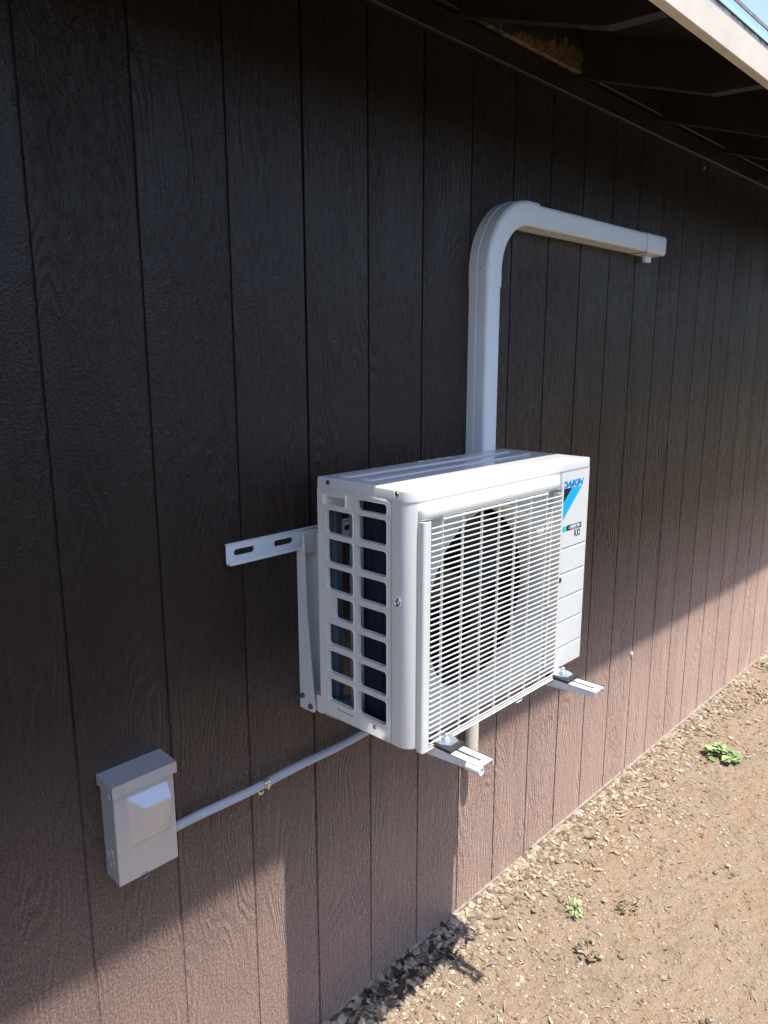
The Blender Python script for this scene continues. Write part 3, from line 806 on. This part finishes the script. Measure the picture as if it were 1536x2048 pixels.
def upright(xl, wd=0.048):
    bm = NB(); t = 0.002
    fl = [(-0.0235, 0.392), (-0.0285, 0.386), (-0.030, 0.36), (-0.034, 0.20), (-0.0565, -0.040), (-0.054, -0.0475), (-0.0495, -0.050), (-0.0005, -0.050), (-0.0005, 0.354), (-0.022, 0.358), (-0.022, 0.392)]
    for x in (xl, xl + wd - t):
        prism(bm, fl, lambda y, z, x=x: (x, y, z), lambda y, z, x=x: (x + t, y, z))
    box(bm, xl + t, xl + wd - t, -0.0040, -0.0015, -0.050, 0.354)
    # hook over the rail
    o = [(-0.0225, 0.358), (-0.0225, 0.392), (-0.0225, 0.398)]
    box(bm, xl + t, xl + wd - t, -0.0245, -0.0222, 0.345, 0.400, 0.0006, 1)
    return bm
def arm(xl, wd=0.048):
    bm = NB(); t = 0.002; y0, y1 = -0.006, -0.542; zt_ = -0.0045
    # slotted top web
    ya, yb_ = -0.528, -0.415
    L = [[(a, b, zt_) for a, b in rr(xl, xl+wd, y1, -0.40, 0.0, 5)],
         [(a, b, zt_) for a, b in rr(xl+wd/2-0.0042, xl+wd/2+0.0042, ya, yb_, 0.0041, 5)],
         [(a, b, zt_-0.003) for a, b in rr(xl+wd/2-0.0042, xl+wd/2+0.0042, ya, yb_, 0.0041, 5)]]
    loft(bm, L, True)
    bm.faces.new([bm.verts.new(p) for p in ((xl, -0.40, zt_), (xl+wd, -0.40, zt_), (xl+wd, y0, zt_), (xl, y0, zt_))])
    bm.faces.new([bm.verts.new(p) for p in ((xl+t, -0.40, zt_-t), (xl+wd-t, -0.40, zt_-t), (xl+wd-t, y0, zt_-t), (xl+t, y0, zt_-t))])
    L = [[(a, b, zt_-t) for a, b in rr(xl+t, xl+wd-t, y1, -0.40, 0.0, 5)],
         [(a, b, zt_-t) for a, b in rr(xl+wd/2-0.0046, xl+wd/2+0.0046, ya, yb_, 0.0041, 5)]]
    loft(bm, L, True)
    bm.faces.new([bm.verts.new(p) for p in ((xl, y1, zt_), (xl+wd, y1, zt_), (xl+wd-t, y1, zt_-t), (xl+t, y1, zt_-t))])
    fl = [(y0, zt_), (y0, -0.047), (-0.10, -0.047), (y1, -0.0175), (y1, zt_)]
    for x in (xl, xl+wd-t):
        prism(bm, fl, lambda y, z, x=x: (x, y, z), lambda y, z, x=x: (x+t, y, z))
    clean(bm, 2e-6)
    return bm
for k, (xu, xa) in enumerate(((0.047, 0.0575), (0.523, 0.532))):
    obj('upright', upright(xu), MBRK, br, loc=(xu, -0.02, 0.2))
    a = obj('arm', arm(xa), MBRK, br, loc=(xa, -0.27, -0.02))
    if k == 0:
        bm = NB(); lathe(bm, (xa+0.0035, -0.540, -0.0140), (0, -1, 0), [(0.0095, -0.03), (0.0095, 0.004), (0.0082, 0.0055), (0.0070, 0.0055), (0.0066, 0.0035)], 20)
        obj('end_plug', bm, MBRK, a, smooth=35)
    bm = NB(); cx = xa + 0.024
    box(bm, cx-0.026, cx+0.026, -0.468, -0.400, -0.004, 0.0042, 0.0025, 2)
    obj('rubber_pad', bm, MRUB, br, smooth=40)
    for (yy, zz) in ((-0.012, -0.016), (-0.041, -0.036)):
        bm = NB(); lathe(bm, (xu+0.0001, yy, zz), (-1, 0, 0), [(0.0075, 0), (0.0075, 0.0012), (0.0058, 0.0014), (0.0058, 0.0060), (0.0045, 0.0068)], 6)
        obj('bracket_bolt', bm, MDARKST, br, smooth=25)

# ================================================================== LINE COVER (duct) on the wall
du = empty('line_cover', (0.735, 0.0, 0.55), 'white plastic pipe cover rising behind the air conditioner and bending right along the wall', 'pipe cover')
DD = 0.064
def duct_sec(w0, w1, d, r=0.010):
    """section outline in (across, depth) with rounded outer corners"""
    out = [(w0, 0.0), (w0, d*0.40), (w0+0.0012, d*0.41), (w0+0.0012, d*0.415)]
    for i in range(6):
        t = R(180 - 90*i/5); out.append((w0+0.0012+r + r*math.cos(t), d-r + r*math.sin(t)))
    for i in range(6):
        t = R(90 - 90*i/5); out.append((w1-0.0012-r + r*math.cos(t), d-r + r*math.sin(t)))
    out += [(w1-0.0012, d*0.415), (w1-0.0012, d*0.41), (w1, d*0.40), (w1, 0.0)]
    return out
bm = NB()
s = duct_sec(0.7005, 0.7685, DD)
loft(bm, [[(a, -d, z) for a, d in s] for z in (0.02, 1.000)], True, True, True)
obj('vertical_run', bm, MDUCT, du, smooth=35)
bm = NB()
s = duct_sec(-0.034, 0.034, DD)
loft(bm, [[(x, -d, 1.2075 + a) for a, d in s] for x in (0.925, 1.69)], True, True, True)
obj('horizontal_run', bm, MDUCT, du, smooth=35)
bm = NB()
cx, cz, Rm = 0.9045, 1.0405, 0.170
s = duct_sec(-0.0365, 0.0365, DD+0.0025, 0.012)
L = [[(cx-Rm+a, -d, 0.996) for a, d in s]]
for i in range(0, 19):
    t = R(180 - 90*i/18)
    L.append([(cx + (Rm-a)*math.cos(t), -d, cz + (Rm-a)*math.sin(t)) for a, d in s])
L.append([(0.948, -d, cz+Rm-a) for a, d in s])
loft(bm, L, True, True, True)
elb = obj('elbow', bm, MDUCT, du, smooth=35)
bm = NB(); tube(bm, [(0.6975, -0.044, 1.045), (0.6985, -0.057, 1.045), (0.702, -0.0625, 1.045), (0.708, -0.0665, 1.045)], [0.0042, 0.0044, 0.0042, 0.003], 10)
obj('screw_boss', bm, MDUCT, elb, smooth=40)
bm = NB(); lathe(bm, (0.6975, -0.0445, 1.045), (-0.3, 1, 0), [(0.0035, -0.0035), (0.0035, 0.002)], 10); obj('cover_screw', bm, MDARKST, elb, smooth=30)
bm = NB(); lathe(bm, (0.905, -0.052, 1.2460), (0, 0, 1), [(0.0035, 0), (0.0035, 0.0025)], 10); obj('cover_screw', bm, MDARKST, elb, smooth=30)
bm = NB()
s = duct_sec(-0.0362, 0.0362, DD+0.0022, 0.012)
def capl(x, f): return [(x, -d*f if d > 0 else 0.0, 1.2075 + a*f) for a, d in s]
loft(bm, [capl(1.668, 1), capl(1.820, 1), capl(1.826, 0.985), capl(1.830, 0.955), capl(1.832, 0.90)], True, True, True)
ec = obj('end_cap', bm, MDUCT, du, smooth=40)
bm = NB(); o = rr(1.725, 1.772, 1.146, 1.175, 0.007, 4)
prism(bm, o, lambda x, z: (x, -0.034, z), lambda x, z: (x, -0.022, z)); obj('cap_tab', bm, MDUCT, ec)
bm = NB(); box(bm, 1.6665, 1.6685, -DD-0.0005, -0.001, 1.170, 1.2425); obj('cap_joint', bm, MPIPE, ec)

# pipe end below the unit
bm = NB(); lathe(bm, (0.733, -0.0245, -0.50), (0, 0, 1), [(0.0185, 0.0), (0.0215, 0.0), (0.0215, 0.515)], 28, False, True)
dp = obj('drain_pipe', bm, MCREAM, smooth=35, loc=(0.733, -0.0245, -0.5))
tag(dp, 'cream drain pipe hanging open against the wall below the air conditioner', 'pipe')

# ================================================================== DISCONNECT BOX, CONDUIT, CLAMP
bx = empty('disconnect_box', (-0.413, 0.0, -0.12), 'grey metal electrical disconnect box with sloped raised cover, on the brown wall', 'electrical box')
X0, X1, Z0, Z1, DB = -0.478, -0.3455, -0.236, -0.014, 0.057
bm = NB(); box(bm, X0+0.0014, X1-0.0014, -DB+0.004, -0.0005, Z0+0.0014, Z1-0.008, 0.001, 1)
enc = obj('enclosure', bm, MBOX, bx)
for zz in (-0.172,):
    bm = NB(); lathe(bm, (X0+0.0013, -0.024, -0.176), (-1, 0, 0), [(0.0125, 0), (0.0118, 0.0008), (0.0100, 0.0008), (0.0096, 0.0002)], 20); obj('knockout', bm, MBOX, enc, smooth=30)
    bm = NB(); lathe(bm, (X0+0.0013, -0.030, -0.198), (-1, 0, 0), [(0.0100, 0), (0.0093, 0.0008), (0.0080, 0.0008), (0.0076, 0.0002)], 20); obj('knockout', bm, MBOX, enc, smooth=30)
bm = NB()      # rain hood
prism(bm, [(0.0, -0.008), (-DB-0.007, -0.0125), (-DB-0.007, -0.037), (-DB-0.004, -0.037), (-DB-0.004, -0.030), (0.0, -0.030)], lambda y, z: (X0-0.0045, y-0.0005, z), lambda y, z: (X1+0.0045, y-0.0005, z))
box(bm, X0-0.0045, X0-0.0020, -DB+0.006, -0.020, -0.044, -0.0305, 0.0008, 1)
obj('rain_hood', bm, MBOX, bx)
# cover with the wedge-shaped boss
bm = NB()
yc = -DB
bx0, bx1, bz0, bz1 = -0.4535, -0.3600, -0.162, -0.050
outer = [(X1, Z0), (X1, -0.0305), (X0, -0.0305), (X0, Z0)]
ringo = [(bx1, bz0), (bx1, bz1), (bx0, bz1), (bx0, bz0)]
def V(x, y, z): return bm.verts.new((x, y, z))
vo = [V(x, yc, z) for x, z in outer]; vi = [V(x, yc, z) for x, z in ringo]
for a in range(4):
    bm.faces.new((vo[a], vo[(a+1) % 4], vi[(a+1) % 4], vi[a]))
rim = [V(x, yc-0.0022, z) for x, z in ((bx1-0.002, bz0+0.0025), (bx1-0.002, bz1-0.002), (bx0+0.002, bz1-0.002), (bx0+0.002, bz0+0.0025))]
for a in range(4):
    bm.faces.new((vi[a], vi[(a+1) % 4], rim[(a+1) % 4], rim[a]))
dp_ = 0.022
tr = V(bx1-0.004, yc-dp_, bz1-0.026); tl = V(bx0+0.030, yc-dp_, bz1-0.026)
blm = V(bx1-0.0045, yc-0.004, bz0+0.008); bll = V(bx0+0.0075, yc-0.003, bz0+0.0055)
bm.faces.new((rim[1], rim[2], tl, tr))          # top facet
bm.faces.new((tr, tl, bll, blm))                # long slope
bm.faces.new((rim[0], rim[1], tr, blm))         # right
bm.faces.new((rim[2], rim[3], bll, tl))         # left
bm.faces.new((rim[3], rim[0], blm, bll))        # toe
# edges of the cover folded back
vb = [V(x, yc+0.016, z) for x, z in outer]
for a in range(4): bm.faces.new((vo[a], vb[a], vb[(a+1) % 4], vo[(a+1) % 4]))
bmesh.ops.bevel(bm, geom=[e for e in bm.edges if e.calc_length() > 0.01 and not e.is_boundary], offset=0.0012, segments=2, affect='EDGES')
obj('cover', bm, MBOX, bx, smooth=28)
bm = NB()      # hasp ring under the cover
n = 18
for yy in (0,):
    tube(bm, [(-0.424 + 0.0095*math.cos(2*PI*t/n), -DB+0.004 - 0.002, -0.2385 + 0.0070*math.sin(2*PI*t/n)) for t in range(n+1)], 0.0024, 8, False)
obj('hasp', bm, MDARKST, bx, smooth=40)

bm = NB()
pts = [(-0.346 + 0.645*t/20, -0.0155 - 0.003*math.sin(PI*t/20), -0.1955 + 0.0015*math.sin(t*0.7)) for t in range(21)]
pts += [(0.330, -0.020, -0.192), (0.352, -0.022, -0.180), (0.366, -0.024, -0.158), (0.372, -0.026, -0.12), (0.372, -0.026, -0.02)]
tube(bm, pts, 0.0106, 18)
cd = obj('conduit', bm, MPIPE, smooth=40)
tag(cd, 'grey conduit running from the electrical box up under the air conditioner', 'conduit')
for k in range(2):
    pass
# one-hole clamp
cl_ = empty('conduit_clamp', (-0.083, 0.0, -0.205), 'bright metal one-hole clamp holding the grey conduit', 'clamp')
bm = NB()
arc = [( -0.0165 + 0.0133*math.sin(R(a))*-1 + 0.0, -0.1955 + 0.0133*math.cos(R(a))) for a in range(-30, 191, 20)]
arc = [(y if y < -0.001 else -0.001, z) for y, z in arc]
xa, xb = -0.0915, -0.0755
def strapL(x, o): return [(x, y*(1+o) if y < -0.02 else y, z) for y, z in arc]
inn = arc; 
outc = [(-0.0165 - (0.0152)*math.sin(R(a)), -0.1955 + 0.0152*math.cos(R(a))) for a in range(-30, 191, 20)]
outc = [(min(y, -0.0008), z) for y, z in outc]
loopp = inn + outc[::-1]
loft(bm, [[(x, y, z) for y, z in loopp] for x in (xa, xb)], True, True, True)
box(bm, xa+0.0055, xb-0.0055, -0.0330, -0.0315, -0.207, -0.187, 0.0005, 1)
obj('strap', bm, MSTEEL, cl_, smooth=40)
bm = NB(); o = rr(xa, xb, -0.233, -0.206, 0.006, 4)
prism(bm, o, lambda x, z: (x, -0.0005, z), lambda x, z: (x, -0.0030, z)); obj('tab', bm, MSTEEL, cl_)
bm = NB(); lathe(bm, ((xa+xb)/2, -0.0030, -0.222), (0, -1, 0), [(0.0052, 0), (0.0048, 0.0022), (0.003, 0.003)], 12); obj('screw', bm, MDARKST, cl_, smooth=30)

# small things on the wall
bm = NB(); lathe(bm, (2.283, -0.0005, 1.5675), (0, -1, 0), [(0.0055, 0), (0.0055, 0.002), (0.003, 0.0035)], 10)
tag(obj('nail', bm, MPAPER, smooth=30, loc=(2.283, 0, 1.5675)), 'pale nail head high on the dark wall just below the eave', 'nail')
bm = NB(); random.seed(3)
for z, r in ((-0.458, 0.0045), (-0.466, 0.006), (-0.476, 0.0045)):
    v = bmesh.ops.create_icosphere(bm, subdivisions=2, radius=r, matrix=Matrix.Translation((1.914 + random.uniform(-.002, .002), -0.002, z)))['verts']
    for q in v: q.co += Vector((random.uniform(-1, 1), random.uniform(-1, 1), random.uniform(-1, 1))) * 0.0012
tag(obj('cocoon', bm, MCREAM, smooth=60, loc=(1.914, 0, -0.466)), 'small pale cocoon stuck in a siding groove at the shadow edge', 'cocoon')

# ================================================================== GROUND COVER
def stone(bm, c, s, flat_=0.6, rot=None):
    base = [(-.5,.85,0),(.5,.85,0),(-.5,-.85,0),(.5,-.85,0),(0,-.5,.85),(0,.5,.85),(0,-.5,-.85),(0,.5,-.85),(.85,0,-.5),(.85,0,.5),(-.85,0,-.5),(-.85,0,.5)]
    tri = [(0,11,5),(0,5,1),(0,1,7),(0,7,10),(0,10,11),(1,5,9),(5,11,4),(11,10,2),(10,7,6),(7,1,8),(3,9,4),(3,4,2),(3,2,6),(3,6,8),(3,8,9),(4,9,5),(2,4,11),(6,2,10),(8,6,7),(9,8,1)]
    a = random.uniform(0, 2*PI); ca, sa = math.cos(a), math.sin(a)
    ex = random.uniform(0.7, 1.35); tl = random.uniform(-0.25, 0.25)
    vs = []
    for x, y, z in base:
        j = 1 + random.uniform(-0.28, 0.28)
        x, y, z = x*j*ex, y*j, z*j*flat_
        z += x*tl
        vs.append(bm.verts.new((c[0] + s*(x*ca - y*sa), c[1] + s*(x*sa + y*ca), c[2] + s*z)))
    for t in tri: bm.faces.new([vs[i] for i in t])

random.seed(11)
bm = NB(); cnt = 0
while cnt < 22500:
    x = 0.05 + 4.6*random.random()**1.5 if cnt < 17000 else 0.10 - 2.2*random.random()**1.2
    y = -1.0*random.random()**1.7 - 0.012
    patch = mnoise.noise(Vector((x*3.1, y*3.1, 2.0)))
    near = math.exp(-(-y)/0.22)
    if random.random() > 0.20 + 0.75*near + max(0, patch)*0.9: continue
    s = 0.0024 + 0.0085*random.random()**2.4*(0.4+near) + (0.009*random.random() if random.random() < 0.05*(0.3+near) else 0)
    if patch > 0.2: s *= 1.15
    stone(bm, (x, y, ZG + gh(x, y) + s*0.18), s, random.uniform(0.45, 0.8)); cnt += 1
gr = obj('gravel', bm, MSTONE)
tag(gr, 'small tan pebbles and clods scattered over the dirt along the wall', 'gravel', kind='stuff')

def leaf(bm, c, l, wd, yaw, pitch, curl, n=5):
    rows = []
    d = Vector((math.cos(yaw), math.sin(yaw), 0)); s = Vector((-math.sin(yaw), math.cos(yaw), 0))
    for i in range(n+1):
        u = i/n; hw = wd*math.sin(PI*min(1, max(0.02, u*0.96+0.02)))**0.8*0.5
        p = Vector(c) + d*(l*(u-0.5)*math.cos(pitch)) + Vector((0, 0, l*(u-0.5)*math.sin(pitch) + curl*l*(4*(u-0.5)**2)))
        rows.append([p - s*hw + Vector((0, 0, 0.25*hw)), p, p + s*hw + Vector((0, 0, 0.25*hw))])
    loft(bm, rows, False)
bm = NB()
for k_ in range(1500):            # straw and splinters
    x = 0.06 + 3.6*random.random()**1.5 if k_ < 1150 else 0.1 - 1.8*random.random()
    y = -0.012 - 0.85*random.random()**1.5
    l = random.uniform(0.010, 0.030); a = random.uniform(0, 2*PI); z = ZG + gh(x, y) + 0.0025
    dx, dy = math.cos(a)*l/2, math.sin(a)*l/2; wv_ = random.uniform(0.0006, 0.0016)
    tube(bm, [(x-dx, y-dy, z), (x+random.uniform(-.002, .002), y+random.uniform(-.002, .002), z+random.uniform(0.001, 0.004)), (x+dx, y+dy, z+random.uniform(-0.001, 0.004))], [wv_, wv_*1.2, wv_*0.6], 4)
for k_ in range(230):
    x = 0.08 + 3.6*random.random()**1.7
    y = -0.012 - 0.26*random.random()**1.4 if random.random() < 0.8 else -0.8*random.random()
    l = random.uniform(0.014, 0.042); h = ZG + gh(x, y) + 0.006 + 0.004*random.random()
    leaf(bm, (x, y, h), l, l*random.uniform(0.18, 0.34), random.uniform(0, 2*PI), random.uniform(-0.2, 0.2), random.uniform(0.0, 0.18))
bk = NB()  # chips whose dark colour deepens the shaded strip by the wall
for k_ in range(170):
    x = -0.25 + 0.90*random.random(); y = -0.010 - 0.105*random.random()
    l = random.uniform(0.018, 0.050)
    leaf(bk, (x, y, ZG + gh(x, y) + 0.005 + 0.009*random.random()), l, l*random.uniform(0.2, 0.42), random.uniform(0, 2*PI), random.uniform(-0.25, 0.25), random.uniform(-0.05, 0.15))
tag(obj('shade_bark_chips', bk, MSHADEBARK, smooth=50), 'bark chips coloured dark to stand in for shade at the foot of the wall nearest the viewer', 'shade chips', kind='stuff')
tag(obj('leaf_litter', bm, MLITTER, smooth=50), 'dry tan leaves and bark chips littering the foot of the wall', 'leaf litter', kind='stuff')

# weeds
def weed(name, x, y, n, rad, hgt, m, label, seedv, leaf_l=(0.02, 0.035), lw=0.6):
    random.seed(seedv)
    z = ZG + gh(x, y)
    o = empty(name, (x, y, z), label, 'weed')
    bl, bs = NB(), NB()
    for i in range(n):
        a = random.uniform(0, 2*PI); r = rad*math.sqrt(random.uniform(0.02, 1)); hh = hgt*random.uniform(0.35, 1.0)*(1 - 0.4*r/rad)
        p = (x + r*math.cos(a), y + r*math.sin(a), z + hh)
        tube(bs, [(x + 0.1*r*math.cos(a), y + 0.1*r*math.sin(a), z-0.003), (x + 0.6*r*math.cos(a), y + 0.6*r*math.sin(a), z + hh*0.75), p], [0.0016, 0.0012, 0.0008], 5)
        for q in range(3):
            l = random.uniform(*leaf_l)
            leaf(bl, (p[0] + random.uniform(-.01, .01), p[1] + random.uniform(-.01, .01), p[2] + random.uniform(-0.006, 0.006)), l, l*lw*random.uniform(0.8, 1.2), a + random.uniform(-1.2, 1.2), random.uniform(-0.3, 0.5), random.uniform(-0.12, 0.1))
    obj('leaves', bl, m, o, smooth=50); obj('stems', bs, m, o, smooth=50)
    return o
weed('green_weed', 2.36, -0.268, 34, 0.076, 0.05, MGREEN, 'bushy bright green weed growing alone in the dirt far along the wall', 21, (0.028, 0.05), 0.62)
weed('weed_sprig', 0.975, -0.294, 9, 0.035, 0.045, MGREEN, 'small sparse green sprig in the dirt nearest the wall and gravel', 22, (0.014, 0.026), 0.4)
weed('dry_weed', 1.125, -0.408, 13, 0.038, 0.018, MDRY, 'low dried olive weed tuft beside the small green sprig', 23, (0.012, 0.022), 0.45)
weed('dry_weed', 0.857, -0.404, 12, 0.040, 0.018, MDRY, 'flattened dried weed tuft nearest the bottom of the view', 24, (0.014, 0.026), 0.5)

# the one sharp rock that stands out, and a bent twig
bm = NB(); random.seed(8)
x, y = 1.262, -0.657; z = ZG + gh(x, y)
vs = [bm.verts.new((x+a, y+b, z+c)) for a, b, c in ((-0.022, -0.016, -0.004), (0.026, -0.020, -0.004), (0.030, 0.012, -0.004), (-0.012, 0.018, -0.004), (-0.016, -0.006, 0.013), (0.014, -0.010, 0.009), (0.016, 0.007, 0.008))]
for q in ((0, 1, 5, 4), (1, 2, 6, 5), (2, 3, 6), (3, 4, 6), (4, 5, 6), (3, 0, 4), (0, 3, 2, 1)): bm.faces.new([vs[i] for i in q])
tag(obj('rock', bm, MSTONE, loc=(x, y, z)), 'flat pointed tan rock lying apart on the bare dirt at right', 'rock')
bm = NB(); x, y = 0.607, -0.212; z = ZG + gh(x, y)
tube(bm, [(x-0.030, y+0.010, z+0.004), (x-0.012, y+0.004, z+0.010), (x+0.006, y-0.004, z+0.007), (x+0.020, y-0.020, z+0.004)], [0.0022, 0.0026, 0.0022, 0.0012], 7)
tube(bm, [(x-0.012, y+0.004, z+0.010), (x-0.004, y+0.020, z+0.013)], [0.002, 0.001], 6)
tag(obj('twig', bm, MDRY, smooth=50, loc=(x, y, z)), 'small dark forked twig on the dirt beside the shadow of the unit', 'twig')
